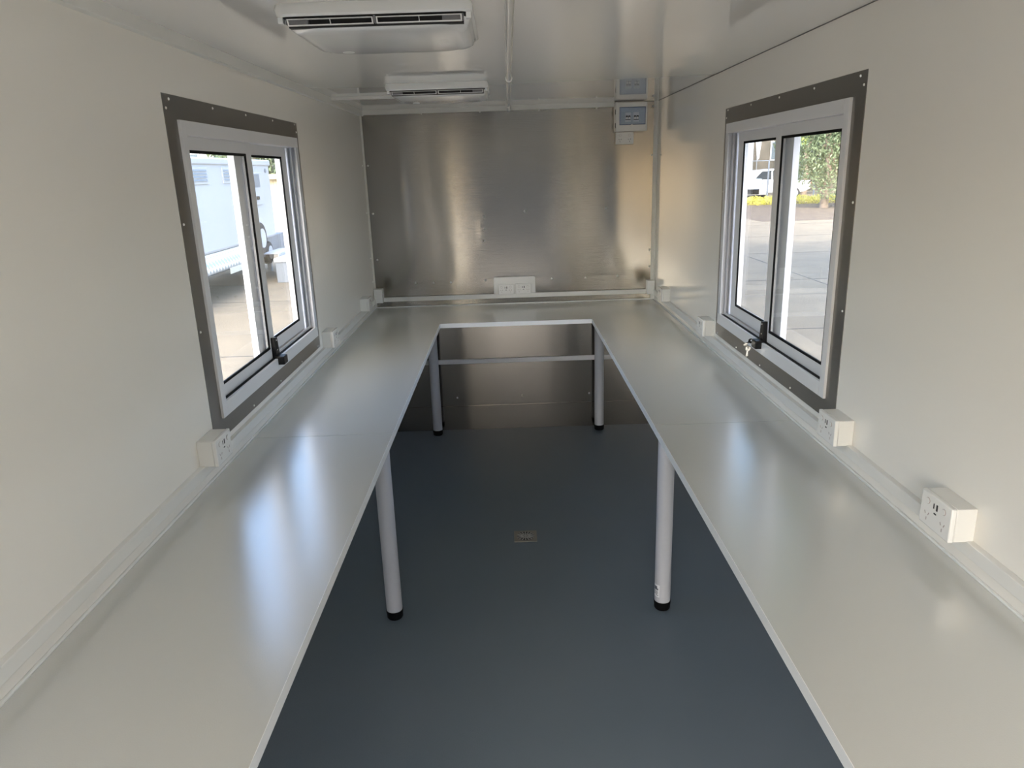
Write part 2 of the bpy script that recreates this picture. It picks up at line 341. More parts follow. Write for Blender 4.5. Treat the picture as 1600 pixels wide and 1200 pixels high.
# ================================================================== WINDOWS
def window(name, side):
    fx = (lambda x: x) if side < 0 else (lambda x: W - x)
    din = '+X' if side < 0 else '-X'
    def bx(x0, x1, y0, y1, z0, z1): return (fx(x0), fx(x1), y0, y1, z0, z1)
    t = thing(name, (fx(0), 2.77, 1.049), kind='structure')
    # steel surround: mitred ring
    Y0, Y1, Z0, Z1 = 2.098, 3.410, 0.988, 1.994; y0, y1, z0, z1 = 2.172, 3.365, 1.049, 1.930
    bm = bmesh.new()
    o = [(Y0, Z0), (Y1, Z0), (Y1, Z1), (Y0, Z1)]; i = [(y0, z0), (y1, z0), (y1, z1), (y0, z1)]
    def P(x, p): return bm.verts.new((fx(x), p[0], p[1]))
    F = [[P(0.0018, p) for p in o], [P(0.0018, p) for p in i]]; K = [[P(-0.0005, p) for p in o], [P(-0.0005, p) for p in i]]
    for k in range(4):
        n = (k + 1) % 4
        for a, b, c, d in ((F[0][k], F[0][n], F[1][n], F[1][k]), (K[0][k], K[0][n], K[1][n], K[1][k]), (F[0][k], F[0][n], K[0][n], K[0][k]), (F[1][k], F[1][n], K[1][n], K[1][k])):
            bm.faces.new((a, b, c, d))
    sr = obj('steel_surround', bm, m_flange, t, smooth=0)
    for y, z in ((2.137, 1.981), (2.112, 1.956), (2.448, 1.981), (2.753, 1.982), (3.062, 1.983), (3.373, 1.986), (3.390, 1.955), (2.111, 1.647), (2.112, 1.337), (3.388, 1.643), (3.388, 1.341), (2.455, 1.000), (2.775, 0.998), (3.082, 0.997), (3.37, 0.998)):
        screw(sr, (fx(0.0018), y, z), din, 0.85)
    # outer frame
    fr = obj('window_frame', B(bx(-0.088, 0.010, y0, y0 + 0.035, z0, z1), bx(-0.088, 0.010, y0 + 0.035, y1, z1 - 0.040, z1),
                               bx(-0.088, 0.010, y0 + 0.035, y1, z0, z0 + 0.046), bx(-0.088, -0.080, y1 - 0.035, y1, z0 + 0.046, z1 - 0.04)), m_alu, t, bevel=0.0012)
    obj('far_jamb', B(bx(-0.080, 0.010, y1 - 0.012, y1, z0 + 0.046, z1 - 0.04), bx(0.002, 0.010, y1 - 0.035, y1 - 0.012, z0 + 0.046, z1 - 0.04),
                      bx(-0.018, -0.014, y1 - 0.034, y1 - 0.012, z0 + 0.046, z1 - 0.04), bx(-0.034, -0.030, y1 - 0.034, y1 - 0.012, z0 + 0.046, z1 - 0.04)), m_jamb, t, bevel=0.0008)
    obj('sill_track', B(bx(-0.017, -0.0135, 2.803, y1 - 0.013, z0 + 0.046, z0 + 0.055)), m_alu, t)
    obj('track_gap_strip', B(bx(-0.0118, 0.0005, y0 + 0.036, y1 - 0.036, z0 + 0.0455, z0 + 0.0468)), m_rub, t)  # flat black strip standing in for the shade inside the track gap
    def sash(sy0, sy1, gy0, gy1, sz0, sz1, gz0, gz1, xf, xb):
        s = obj('sash', B(bx(xb, xf, sy0, gy0, sz0, sz1), bx(xb, xf, gy1, sy1, sz0, sz1), bx(xb, xf, gy0, gy1, sz0, gz0), bx(xb, xf, gy0, gy1, gz1, sz1)), m_alu, t, bevel=0.001)
        g = 0.009
        obj('gasket', B(bx(xf - 0.006, xf - 0.001, gy0, gy0 + g, gz0, gz1), bx(xf - 0.006, xf - 0.001, gy1 - g, gy1, gz0, gz1), bx(xf - 0.006, xf - 0.001, gy0 + g, gy1 - g, gz0, gz0 + g), bx(xf - 0.006, xf - 0.001, gy0 + g, gy1 - g, gz1 - g, gz1)), m_rub, s)
        xm = (xf + xb) / 2
        obj('glass_pane', B(bx(xm - 0.002, xm + 0.002, gy0 - 0.004, gy1 + 0.004, gz0 - 0.004, gz1 + 0.004)), m_glass, s, smooth=0)
        return s
    sn = sash(2.208, 2.801, 2.253, 2.748, 1.0962, 1.890, 1.134, 1.852, -0.012, -0.030)
    sf = sash(2.690, 3.325, 2.768, 3.261, 1.0962, 1.890, 1.145, 1.852, -0.037, -0.060)
    # lock on the meeting stile
    lk = obj('sash_lock', prism(bmesh.new(), [(2.754, 1.082), (2.804, 1.082), (2.798, 1.118), (2.788, 1.172), (2.757, 1.176)], 'X', fx(-0.012), fx(0.004)), m_blk, t, bevel=0.0015)
    obj('lock_body', B(bx(-0.006, 0.034, 2.748, 2.796, 1.070, 1.102)), m_blk, lk, bevel=0.003)
    obj('lock_barrel', T([(fx(0.018), 2.796, 1.086), (fx(0.018), 2.808, 1.086)], 0.007, 12), m_chrome, lk)
    for z in (1.163, 1.125): screw(lk, (fx(0.004), 2.774, z), din, 0.6)
    return t
window('window_1', -1)
window('window_2', 1)

# keys hanging in the right-hand window lock
kx = W - 0.018
kr = thing('key_pair', (kx, 2.812, 1.060), 'two small metal keys hanging from the lock of the right-hand window', 'keys')
def key_bm(x, y, z, ang):
    bm = bmesh.new(); n = 14
    ring = [[], []]
    for dx in (-0.0008, 0.0008):
        o = [bm.verts.new((math.cos(a) * 0.010, dx, math.sin(a) * 0.010)) for a in [2 * math.pi * k / n for k in range(n)]]
        i = [bm.verts.new((math.cos(a) * 0.0035, dx, 0.003 + math.sin(a) * 0.0035)) for a in [2 * math.pi * k / n for k in range(n)]]
        ring[0].append(o); ring[1].append(i)
        for k in range(n): bm.faces.new((o[k], o[(k + 1) % n], i[(k + 1) % n], i[k]))
    for r_ in ring:
        for k in range(n): bm.faces.new((r_[0][k], r_[0][(k + 1) % n], r_[1][(k + 1) % n], r_[1][k]))
    box(bm, -0.003, 0.003, -0.0008, 0.0008, -0.032, -0.009)
    box(bm, 0.003, 0.005, -0.0008, 0.0008, -0.030, -0.024); box(bm, 0.003, 0.0045, -0.0008, 0.0008, -0.020, -0.015)
    bmesh.ops.transform(bm, matrix=Matrix.Translation((x, y, z)) @ Matrix.Rotation(ang, 4, 'Y'), verts=bm.verts)
    return bm
obj('key', key_bm(kx - 0.012, 2.816, 1.088, R(60)), m_chrome, kr)
obj('key', key_bm(kx - 0.020, 2.820, 1.056, R(8)), m_chrome, kr)
obj('key_ring', T([(kx - 0.018 + 0.009 * math.cos(a), 2.818, 1.072 + 0.009 * math.sin(a)) for a in [2 * math.pi * k / 16 for k in range(17)]], 0.0008, 6), m_chrome, kr)

# ================================================================== WORKBENCH (three tops, six legs in view and out)
XL, XR, YB, YS = 0.4909, 1.4012, 4.3063, 2.4030
FY = -0.85
def top_with_edge(t, poly, inner_edges):
    obj('benchtop', prism(bmesh.new(), poly, 'Z', HB - TH, HB), m_bench, t)
    bm = bmesh.new()
    for e in inner_edges: box(bm, *e, HB - TH - 0.0005, HB + 0.0004)
    obj('edge_band', bm, m_edge, t)
def leg(t, x, y, r=0.0325):
    l = obj('leg', T([(x, y, 0.034), (x, y, HB - TH)], r, 32), m_leg, t)
    obj('foot', T([(x, y, 0.0), (x, y, 0.006), (x, y, 0.022), (x, y, 0.026), (x, y, 0.038)], [0.029, 0.033, 0.033, 0.0345, 0.0345], 32), m_rub, l)
    obj('mounting_plate', T([(x, y, HB - TH - 0.004), (x, y, HB - TH)], 0.045, 24), m_leg, l)
    return l
g0 = 0.0012
t = thing('workbench', (W / 2, D - 0.3, 0), 'U-shaped grey laminate workbench across the back wall, running under both windows', 'bench')
top_with_edge(t, [(0.002, YS + g0), (XL - 0.0012, YS + g0), (XL - 0.0012, YB + 0.0012), (XR + 0.0012, YB + 0.0012), (XR + 0.0012, YS + g0), (W - 0.002, YS + g0), (W - 0.002, D - 0.008), (0.002, D - 0.008)],
              [(XL - 0.0012, XL, YS + g0, YB), (XR, XR + 0.0012, YS + g0, YB), (XL - 0.0012, XR + 0.0012, YB, YB + 0.0012)])
leg(t, 0.3945, 2.652); l2 = leg(t, 1.5048, 2.658); leg(t, 0.379, 4.840); leg(t, 1.5112, 4.846)
# printed sticker low on the right front leg
def leg_patch(name, a0, a1, z0, z1, rad, m, parent):
    bm = bmesh.new(); n = 6; cx, cy = 1.5048, 2.658
    v = [[bm.verts.new((cx + rr * math.cos(a0 + (a1 - a0) * k / n), cy + rr * math.sin(a0 + (a1 - a0) * k / n), z)) for k in range(n + 1)] for rr in (rad, rad - 0.0004) for z in (z0, z1)]
    for k in range(n):
        bm.faces.new((v[0][k], v[0][k + 1], v[1][k + 1], v[1][k])); bm.faces.new((v[2][k], v[2][k + 1], v[3][k + 1], v[3][k]))
        bm.faces.new((v[0][k], v[0][k + 1], v[2][k + 1], v[2][k])); bm.faces.new((v[1][k], v[1][k + 1], v[3][k + 1], v[3][k]))
    return obj(name, bm, m, parent, label=None)
m_paper = mat('label_paper', (0.78, 0.80, 0.82, 1), 0.5); m_ink = mat('dark_print', (0.05, 0.06, 0.08, 1), 0.6)
A = lambda d: R(d)
leg_patch('sticker', A(178), A(236), 0.062, 0.118, 0.0329, m_paper, l2)
leg_patch('print', A(188), A(216), 0.094, 0.110, 0.0332, m_ink, l2)
leg_patch('print', A(218), A(226), 0.094, 0.102, 0.0332, m_ink, l2)
for zz, a_, b_ in ((0.086, 188, 222), (0.080, 192, 226), (0.0745, 186, 218), (0.069, 206, 228)):
    leg_patch('print', A(a_), A(b_), zz, zz + 0.0022, 0.0332, m_ink, l2)
def side_bench(xa, xb, inner, label, lx):
    t = thing('workbench', ((xa + xb) / 2, 1.0, 0), label, 'bench')
    a, b = (xa, xb - 0.0012) if inner > 0 else (xa + 0.0012, xb)
    e = (xb - 0.0012, xb) if inner > 0 else (xa, xa + 0.0012)
    obj('benchtop', prism(bmesh.new(), [(a, FY), (b, FY), (b, YS - g0), (a, YS - g0)], 'Z', HB - TH, HB), m_bench, t)
    obj('edge_band', B((e[0], e[1], FY, YS - g0, HB - TH - 0.0005, HB + 0.0004)), m_edge, t)
    leg(t, lx, 0.25); leg(t, lx, -0.75)
side_bench(0.002, XL, 1, 'straight grey laminate bench along the left wall, nearest the camera', 0.3945)
side_bench(XR, W - 0.002, -1, 'straight grey laminate bench along the right wall, nearest the camera', 1.5048)
# white sealant beads where the tops meet the walls
def bead(name, p0, p1, label):
    return tag(obj(name, T([p0, p1], 0.0042, 8), m_bead), label, 'sealant')
bead('sealant_bead', (0.003, FY, HB + 0.0025), (0.003, D - 0.008, HB + 0.0025), 'thin white sealant line where the left bench meets the wall')
bead('sealant_bead', (W - 0.003, FY, HB + 0.0025), (W - 0.003, D - 0.008, HB + 0.0025), 'thin white sealant line where the right bench meets the wall')
bead('sealant_bead', (0.008, D - 0.006, HB + 0.0025), (W - 0.008, D - 0.006, HB + 0.0025), 'thin white sealant line along the steel back wall at bench level')

# ================================================================== CABLE TRUNKING
def trunk(bm, label, name='cable_trunking'):
    return tag(obj(name, bm, m_pvc, bevel=0.0015), label, 'cable trunking')
trunk(B((0.0, 0.016, FY, D - 0.05, 0.938, 0.970)), 'white cable trunking along the left wall just above the bench')
trunk(B((W - 0.016, W, FY, D - 0.05, 0.938, 0.970)), 'white cable trunking along the right wall just above the bench')
trunk(B((0.055, W - 0.05, D - 0.020, D - 0.0055, 0.938, 0.968)), 'white cable trunking across the steel back wall above the bench')
trunk(B((0.0, 0.022, YR, D - 0.022, H - 0.035, H)), 'white trunking in the corner of left wall and ceiling')
tr = trunk(B((0.0, 1.612, D - 0.024, D - 0.004, H - 0.029, H)), 'white trunking along the top of the steel back wall')
for x in (0.020, 0.39, 0.763, 1.137, 1.502): screw(tr, (x, D - 0.0125, H - 0.0305), '-Y', 1.1)
trunk(B((0.022, 0.56, 4.055, 4.080, H - 0.015, H)), 'short white trunking across the ceiling behind the farther air conditioner')
# corner junction boxes
def jbox(x0, x1, label):
    t = thing('junction_box', ((x0 + x1) / 2, D - 0.03, 0.938), label, 'junction box')
    b = obj('box_body', B((x0, x1, D - 0.058, D - 0.003, 0.938, 1.030)), m_pvc, t, bevel=0.002)
    obj('box_lid', B((x0 + 0.001, x1 - 0.001, D - 0.064, D - 0.0585, 0.939, 1.029)), m_sock, t, bevel=0.0015)
jbox(0.004, 0.062, 'small white junction box in the back left corner on the trunking')
jbox(W - 0.055, W - 0.004, 'small white junction box in the back right corner on the trunking')

# ================================================================== POWER OUTLETS
def slot(bm, cx, z, wx, hz, ang, y):
    ca, sa = math.cos(ang), math.sin(ang)
    q = [(cx + ca * dx - sa * dz, z + sa * dx + ca * dz) for dx, dz in ((-wx, -hz), (wx, -hz), (wx, hz), (-wx, hz))]
    prism(bm, q, 'Y', y, y + 0.001)
def outlet(loc, depth, usb, label, wd=0.0575, hz=0.0375, group=None):
    """faces -Y; loc = centre of the bottom edge on the wall"""
    x, y, z = loc
    t = thing('power_outlet', loc, label, 'power outlet', group)
    obj('mounting_block', B((x - wd + 0.001, x + wd - 0.001, y - depth + 0.012, y, z + 0.001, z + 2 * hz - 0.001)), m_pvc, t, bevel=0.002)
    fp = obj('face_plate', B((x - wd, x + wd, y - depth, y - depth + 0.0115, z, z + 2 * hz)), m_sock, t, bevel=0.0025)
    yf = y - depth
    for s in (-1, 1):
        cx = x + s * 0.030
        c = obj('rocker_switch', T([(cx, yf + 0.001, z + 2 * hz - 0.019), (cx, yf - 0.0012, z + 2 * hz - 0.019)], 0.0075, 20), m_mark, fp)
        c2 = bmesh.new(); tube(c2, [(cx, yf + 0.001, z + 2 * hz - 0.019), (cx, yf - 0.0022, z + 2 * hz - 0.019)], 0.0066, 20)
        obj('switch_cap', c2, m_sock, fp)
        bm = bmesh.new(); zc = z + 0.026
        slot(bm, cx - 0.0065, zc + 0.004, 0.0011, 0.0036, R(30), yf - 0.0006); slot(bm, cx + 0.0065, zc + 0.004, 0.0011, 0.0036, R(-30), yf - 0.0006); slot(bm, cx, zc - 0.009, 0.0011, 0.0036, 0, yf - 0.0006)
        obj('pin_slots', bm, m_mark if usb else m_dark, fp)
    if usb:
        bm = bmesh.new()
        slot(bm, x - 0.007, z + 2 * hz - 0.022, 0.0016, 0.006, 0, yf - 0.0006); slot(bm, x + 0.005, z + 2 * hz - 0.022, 0.0026, 0.0072, 0, yf - 0.0006)
        slot(bm, x, z + 2 * hz - 0.038, 0.0045, 0.0016, 0, yf - 0.0006)
        obj('usb_port', bm, m_dark, fp)
    return t
proto = outlet((0.8905, D - 0.014, 0.9635), 0.016, True, 'left one of the pair of white sockets on the steel back wall', wd=0.0515, hz=0.0345, group='twin sockets on the back wall')
dup(proto, (1.0075, D - 0.014, 0.9645), 0, 'right one of the pair of white sockets on the steel back wall')
tag(obj('socket_surround', loft(bmesh.new(), [(0.808, 1.089, 0.958, 1.080, 0.008, 0), (0.808, 1.089, 0.958, 1.080, 0.008, 0.006), (0.812, 1.085, 0.962, 1.076, 0.007, 0.0085)]), m_sock),
    'white rounded backing plate behind the two sockets on the steel wall', 'wall plate')
ss = bpy.data.objects['socket_surround']
ss.rotation_euler = (R(90), 0, 0)
# rotate about X: (x,y,z)->(x,-z,y); origin was (cx, cy, 0)
ss.location = (0.9485, D - 0.0055, 1.019)
outlet((1.6785, D - 0.002, 1.903), 0.030, False, 'white double socket directly under the switchboard in the back right corner', wd=0.0565, hz=0.0368)
p2 = outlet((0, 0, 0), 0.056, True, 'white socket box on left trunking at the near corner of the left window', hz=0.0395)
Z0 = 0.9665
p2.location = (0.0, 2.030, Z0); p2.rotation_euler = (0, 0, R(90))
dup(p2, (0.0, 3.517, Z0), R(90), 'white socket box on left trunking just beyond the far corner of the left window')
dup(p2, (0.0, 4.472, Z0), R(90), 'white socket box on the left wall near the back corner junction box')
dup(p2, (W, 1.459, Z0), R(-90), 'large white socket box on the right wall, nearest the camera')
dup(p2, (W, 2.030, Z0), R(-90), 'white socket box at the near bottom corner of the right window surround')
dup(p2, (W, 3.497, Z0), R(-90), 'white socket box on right trunking just beyond the far corner of the right window')
dup(p2, (W, 4.468, Z0), R(-90), 'white socket box on the right wall near the back corner junction box')

# ================================================================== SWITCHBOARD
t = thing('switchboard', (1.712, D - 0.003, 1.978), 'white switchboard with a blue see-through cover high in the back right corner', 'switchboard')
bx0, bx1, bz0, bz1 = 1.613, 1.811, 1.979, 2.152
yb, yf = D - 0.003, D - 0.083
obj('enclosure', B((bx0, bx1, yf + 0.014, yb, bz0, bz1)), m_sock, t, bevel=0.003)
fr = obj('front_frame', prism(bmesh.new(), [(bx0, bz0), (bx1, bz0), (bx1, bz1), (bx0, bz1)], 'Y', yf + 0.004, yf + 0.013), m_sock, t, bevel=0.003)
wx0, wx1, wz0, wz1 = 1.636, 1.799, 2.017, 2.122
obj('cover_frame', B((bx0 + 0.004, wx0, yf, yf + 0.004, bz0 + 0.004, bz1 - 0.004), (wx1, bx1 - 0.002, yf, yf + 0.004, bz0 + 0.004, bz1 - 0.004), (wx0, wx1, yf, yf + 0.004, bz0 + 0.004, wz0), (wx0, wx1, yf, yf + 0.004, wz1, bz1 - 0.004)), m_sock, t, bevel=0.001)
obj('cover_border', B((wx0, wx0 + 0.003, yf - 0.001, yf + 0.003, wz0, wz1), (wx1 - 0.003, wx1, yf - 0.001, yf + 0.003, wz0, wz1), (wx0, wx1, yf - 0.001, yf + 0.003, wz0, wz0 + 0.003), (wx0, wx1, yf - 0.001, yf + 0.003, wz1 - 0.003, wz1)), mat('blue_border', (0.10, 0.14, 0.24, 1), 0.3), t)
obj('cover_window', B((wx0 + 0.003, wx1 - 0.003, yf, yf + 0.0015, wz0 + 0.003, wz1 - 0.003)), m_tint, t, smooth=0)
obj('breaker_tray', B((1.660, 1.772, yf + 0.0025, yf + 0.006, 2.030, 2.096)), m_pvc, t, bevel=0.001)
for k, cx in enumerate((1.690, 1.741)):
    b = obj('circuit_breaker', B((cx - 0.018, cx + 0.018, yf - 0.0005 + 0.0015, yf + 0.004, 2.034, 2.090)), m_sock, t)
    for s in (-0.008, 0.008):
        obj('breaker_lever', B((cx + s - 0.0062, cx + s + 0.0062, yf - 0.003, yf + 0.002, 2.060, 2.071)), m_blk, b)
        obj('lever_tip', B((cx + s - 0.003, cx + s + 0.003, yf - 0.006, yf - 0.002, 2.050, 2.064)), m_sock, b)
    obj('lever_slot', B((cx - 0.016, cx + 0.016, yf - 0.0005, yf + 0.002, 2.046, 2.050)), m_blk, b)
obj('cover_catch', T([(1.714, yf + 0.001, 2.011), (1.714, yf - 0.003, 2.011)], 0.009, 16), m_sock, t)
obj('hinge', B((bx0 - 0.003, bx0, yf + 0.004, yf + 0.012, 2.00, 2.03)), m_blk, t); obj('hinge', B((bx0 - 0.003, bx0, yf + 0.004, yf + 0.012, 2.08, 2.11)), m_blk, t)

# ================================================================== AIR CONDITIONER CEILING PANELS
def ac_unit():
    t = thing('air_conditioner', (0.61, 2.12, H), 'larger-looking white ceiling air conditioner panel nearest the camera, with black air slot', 'air conditioner', 'ceiling air conditioners')
    obj('bezel', loft(bmesh.new(), [(0.376, 0.844, 1.906, 2.345, 0.03, H), (0.374, 0.848, 1.897, 2.352, 0.034, H - 0.012), (0.380, 0.848, 1.892, 2.345, 0.034, H - 0.026), (0.386, 0.842, 1.896, 2.338, 0.032, H - 0.031)]), m_ac, t)
    obj('air_slot', loft(bmesh.new(), [(0.398, 0.832, 1.899, 1.96, 0.012, H - 0.029), (0.398, 0.832, 1.899, 1.96, 0.012, H - 0.0322)]), m_dark, t)
    obj('slot_throat', B((0.405, 0.825, 1.931, 1.95, H - 0.050, H - 0.032)), m_dark, t)
    obj('slot_end', B((0.404, 0.455, 1.912, 1.932, H - 0.046, H - 0.032)), m_acgrey, t); obj('slot_end', B((0.775, 0.826, 1.912, 1.932, H - 0.046, H - 0.032)), m_acgrey, t)
    obj('bottom_panel', loft(bmesh.new(), [(0.388, 0.840, 1.934, 2.338, 0.05, H - 0.030), (0.394, 0.834, 1.934, 2.345, 0.06, H - 0.044), (0.402, 0.828, 1.942, 2.340, 0.075, H - 0.051), (0.418, 0.812, 1.957, 2.322, 0.08, H - 0.055)], n=8), m_ac, t)
    for x0, x1 in ((0.408, 0.611), (0.619, 0.822)):
        y1, z1, y2, z2 = 1.902, H - 0.036, 1.912, H - 0.0475
        xm = (x0 + x1) / 2
        bm = bmesh.new()
        box(bm, x0, x1, y1, y1 + 0.008, z1 - 0.0008, z1 + 0.0008); box(bm, x0, x1, y2, y2 + 0.008, z2 - 0.0011, z2 + 0.0011)
        for cx, hw in ((x0 + 0.0015, 0.0015), (x1 - 0.0015, 0.0015), (xm, 0.0007)):
            prism(bm, [(y1, z1), (y1 + 0.006, z1), (y2 + 0.006, z2), (y2, z2)], 'X', cx - hw, cx + hw)
        obj('louvre_vane', bm, m_ac, t)
    obj('centre_divider', B((0.6125, 0.6175, 1.903, 1.936, H - 0.046, H - 0.030)), m_acgrey, t)
    for x in (0.392, 0.838):
        obj('end_clip', B((x - 0.006, x + 0.006, 1.905, 1.930, H - 0.044, H - 0.030)), m_ac, t, bevel=0.002)
    gp = mat('grey_print', (0.25, 0.25, 0.26, 1), 0.5)
    for k in range(5): obj('control_mark', B((0.748, 0.772 if k < 3 else 0.760, 2.13 + k * 0.022, 2.1325 + k * 0.022, H - 0.0552, H - 0.0545)), gp, t)
    obj('control_mark', B((0.786, 0.790, 2.20, 2.206, H - 0.0552, H - 0.0545)), gp, t)
    obj('sensor_dimple', T([(0.475, 2.285, H - 0.0556), (0.475, 2.285, H - 0.0535)], 0.017, 20), m_ac, t, label='shallow round dimple')
    return t
ac1 = ac_unit()
dup(ac1, (0.61, 2.12 + 1.655, H), 0, 'smaller-looking white ceiling air conditioner panel farther in, close to the steel wall')

# clear conduit along the ceiling
t = thing('ceiling_conduit', (0.941, 2.0, H - 0.022), 'straight pale round conduit running along the ceiling to the back wall', 'conduit')
m_cond = mat('grey_conduit', (0.66, 0.66, 0.65, 1), 0.12, coat=0.4)
cpts = [(0.934, YR + 0.01, H - 0.012), (0.936, 1.9, H - 0.012), (0.939, 3.0, H - 0.012), (0.944, 4.6, H - 0.012), (0.946, D - 0.06, H - 0.013), (0.946, D - 0.035, H - 0.020), (0.946, D - 0.030, H - 0.034)]
obj('pipe', T(cpts, 0.0125, 14), m_cond, t)
for y in (0.9, 3.40, 4.75):
    obj('saddle_clip', T([(0.9405 if y > 3 else 0.935, y - 0.008, H - 0.0125), (0.9405 if y > 3 else 0.935, y + 0.008, H - 0.0125)], 0.0150, 14), m_pvc, t)

# ================================================================== FLOOR DRAIN
t = thing('floor_drain', (0.9530, 3.308, 0.0), 'small square metal floor drain with round slotted grate in the blue-grey floor', 'drain')
m_dr = mat('drain_steel', (0.24, 0.23, 0.20, 1), 0.5, metal=0.3)
obj('drain_plate', B((0.896, 1.0105, 3.251, 3.365, 0.0, 0.003)), m_dr, t, bevel=0.001)
obj('drain_well', T([(0.953, 3.308, 0.0028), (0.953, 3.308, 0.0036)], 0.043, 28), m_dark, t)
bm = bmesh.new(); cx, cy = 0.953, 3.308
for k in range(16):
    a = 2 * math.pi * k / 16; ca, sa = math.cos(a), math.sin(a)
    q = [(cx + ca * r_ - sa * s_, cy + sa * r_ + ca * s_) for r_, s_ in ((0.014, -0.0022), (0.043, -0.003), (0.043, 0.003), (0.014, 0.0022))]
    prism(bm, q, 'Z', 0.0032, 0.0050)
tube(bm, [(cx, cy, 0.0032), (cx, cy, 0.0052)], 0.018, 20)
obj('drain_grate', bm, mat('grate_steel', (0.34, 0.34, 0.33, 1), 0.45, metal=0.15), t)
bm = bmesh.new()
for k in range(6):
    a = 2 * math.pi * k / 6; tube(bm, [(cx + 0.010 * math.cos(a), cy + 0.010 * math.sin(a), 0.0050), (cx + 0.010 * math.cos(a), cy + 0.010 * math.sin(a), 0.0055)], 0.0022, 8)
obj('grate_holes', bm, m_dark, t)

# ================================================================== OUTSIDE
def ground_mat():
    m = mat('concrete_yard', (0.245, 0.208, 0.152, 1), 0.9, spec=0.2, var=(1.5, (0.205, 0.176, 0.132, 1)), bump=(30, 0.4, 0.02))
    return m
m_ground = ground_mat()
gd = struct('ground', B((-90, 120, -60, 160, G - 0.2, G)), m_ground, smooth=0)
m_joint = mat('joint_tar', (0.06, 0.06, 0.06, 1), 0.9)
bm = bmesh.new()
for y in (5.2, 9.9, 14.6, 19.3, 24.0, 28.7):
    box(bm, -14, -0.6, y, y + 0.025, G - 0.01, G + 0.003); box(bm, 2.6, 24, y + 0.6, y + 0.625, G - 0.01, G + 0.003)
for x in (7.2,): box(bm, x, x + 0.025, -6, 30, G - 0.01, G + 0.003)
obj('yard_joint', bm, m_joint, gd)['kind'] = 'stuff'

m_trl = mat('trailer_white', (0.52, 0.545, 0.58, 1), 0.55, spec=0.2)
m_trg = mat('trailer_grey', (0.20, 0.23, 0.27, 1), 0.5)
m_tyre = mat('tyre_rubber', (0.03, 0.03, 0.033, 1), 0.8)
def check_mat():
    m = mat('checker_plate', (0.55, 0.56, 0.56, 1), 0.4, metal=0.5)
    nt = m.node_tree; b = nt.nodes['Principled BSDF']; tc = nt.nodes.new('ShaderNodeTexCoord')
    mp = nt.nodes.new('ShaderNodeMapping'); mp.inputs['Rotation'].default_value = (R(45), 0, 0); mp.inputs['Scale'].default_value = (1, 9, 9); nt.links.new(tc.outputs['Object'], mp.inputs[0])
    ck = nt.nodes.new('ShaderNodeTexChecker'); ck.inputs['Scale'].default_value = 1; ck.inputs['Color1'].default_value = (0.80, 0.78, 0.72, 1); ck.inputs['Color2'].default_value = (0.34, 0.36, 0.38, 1)
    nt.links.new(mp.outputs[0], ck.inputs['Vector']); nt.links.new(ck.outputs[0], b.inputs['Base Color'])
    return m
m_chk = check_mat()
def wheel(t, x, y, z, r, wd, axis='X', name='wheel'):
    d = Vector((1, 0, 0)) if axis == 'X' else Vector((0, 1, 0))
    c = Vector((x, y, z)); bm = bmesh.new()
    tube(bm, [c - d * wd / 2, c - d * wd * 0.42, c - d * wd * 0.25, c + d * wd * 0.25, c + d * wd * 0.42, c + d * wd / 2], [r * 0.62, r * 0.95, r, r, r * 0.95, r * 0.62], 28)
    wl = obj(name, bm, m_tyre, t)
    obj('rim', T([c - d * (wd / 2 + 0.005), c + d * (wd / 2 + 0.005)], r * 0.60, 24), m_trl, wl)
    return wl
TX = -5.0
t = thing('box_trailer', (TX - 1.1, 15.5, G), 'white box trailer with louvred vents parked outside the left window', 'trailer')
bd = obj('body', B((TX - 2.3, TX, 10.5, 19.1, 0.36, 2.14)), m_trl, t, bevel=0.06)
obj('roof_cap', B((TX - 2.33, TX + 0.03, 10.47, 19.13, 2.07, 2.21)), m_trl, t, bevel=0.03)
def vent(y0, y1):
    v = obj('vent', B((TX, TX + 0.02, y0, y1, 1.70, 2.02)), m_trl, t, bevel=0.006)
    for k in range(4):
        z = 1.76 + k * 0.062
        obj('louvre', prism(bmesh.new(), [(TX + 0.018, z), (TX + 0.034, z), (TX + 0.022, z + 0.035), (TX + 0.018, z + 0.035)], 'Y', y0 + 0.07, y1 - 0.07), m_trg, v)
vent(14.22, 15.10); vent(15.88, 16.76); vent(12.5, 13.4)
ht = obj('access_hatch', B((TX, TX + 0.05, 17.45, 18.22, 1.18, 1.92)), m_trl, t, bevel=0.01)
obj('hatch_pane', B((TX + 0.05, TX + 0.056, 17.50, 18.10, 1.58, 1.88)), m_trg, ht); obj('hatch_latch', B((TX + 0.05, TX + 0.07, 17.75, 17.92, 1.30, 1.38)), m_blk, ht)
obj('marker_lamp', T([(TX, 18.75, 1.96), (TX + 0.02, 18.75, 1.96)], 0.05, 16), m_trg, t)
obj('checker_skirt', prism(bmesh.new(), [(TX - 0.05, 0.36), (TX + 0.02, 0.36), (TX + 0.16, 0.12), (TX + 0.16, 0.02), (TX - 0.05, 0.02)], 'Y', 10.6, 17.0), m_chk, t)
obj('chassis', B((TX - 2.1, TX - 0.15, 10.6, 20.4, -0.10, 0.36)), m_trg, t)
ch = obj('number_plate', B((TX + 0.16, TX + 0.17, 15.2, 16.3, -0.10, 0.02)), mat('plate_cream', (0.60, 0.60, 0.52, 1), 0.5), t)
wheel(t, TX - 0.25, 12.2, G + 0.33, 0.33, 0.22); wheel(t, TX - 0.25, 13.1, G + 0.33, 0.33, 0.22); wheel(t, TX - 2.0, 12.6, G + 0.33, 0.33, 0.22)
wheel(t, TX - 0.20, 18.75, -0.02, 0.28, 0.22); obj('landing_leg', B((TX - 0.5, TX - 0.4, 19.6, 19.7, G, 0.1), (TX - 1.9, TX - 1.8, 19.6, 19.7, G, 0.1)), m_trg, t)
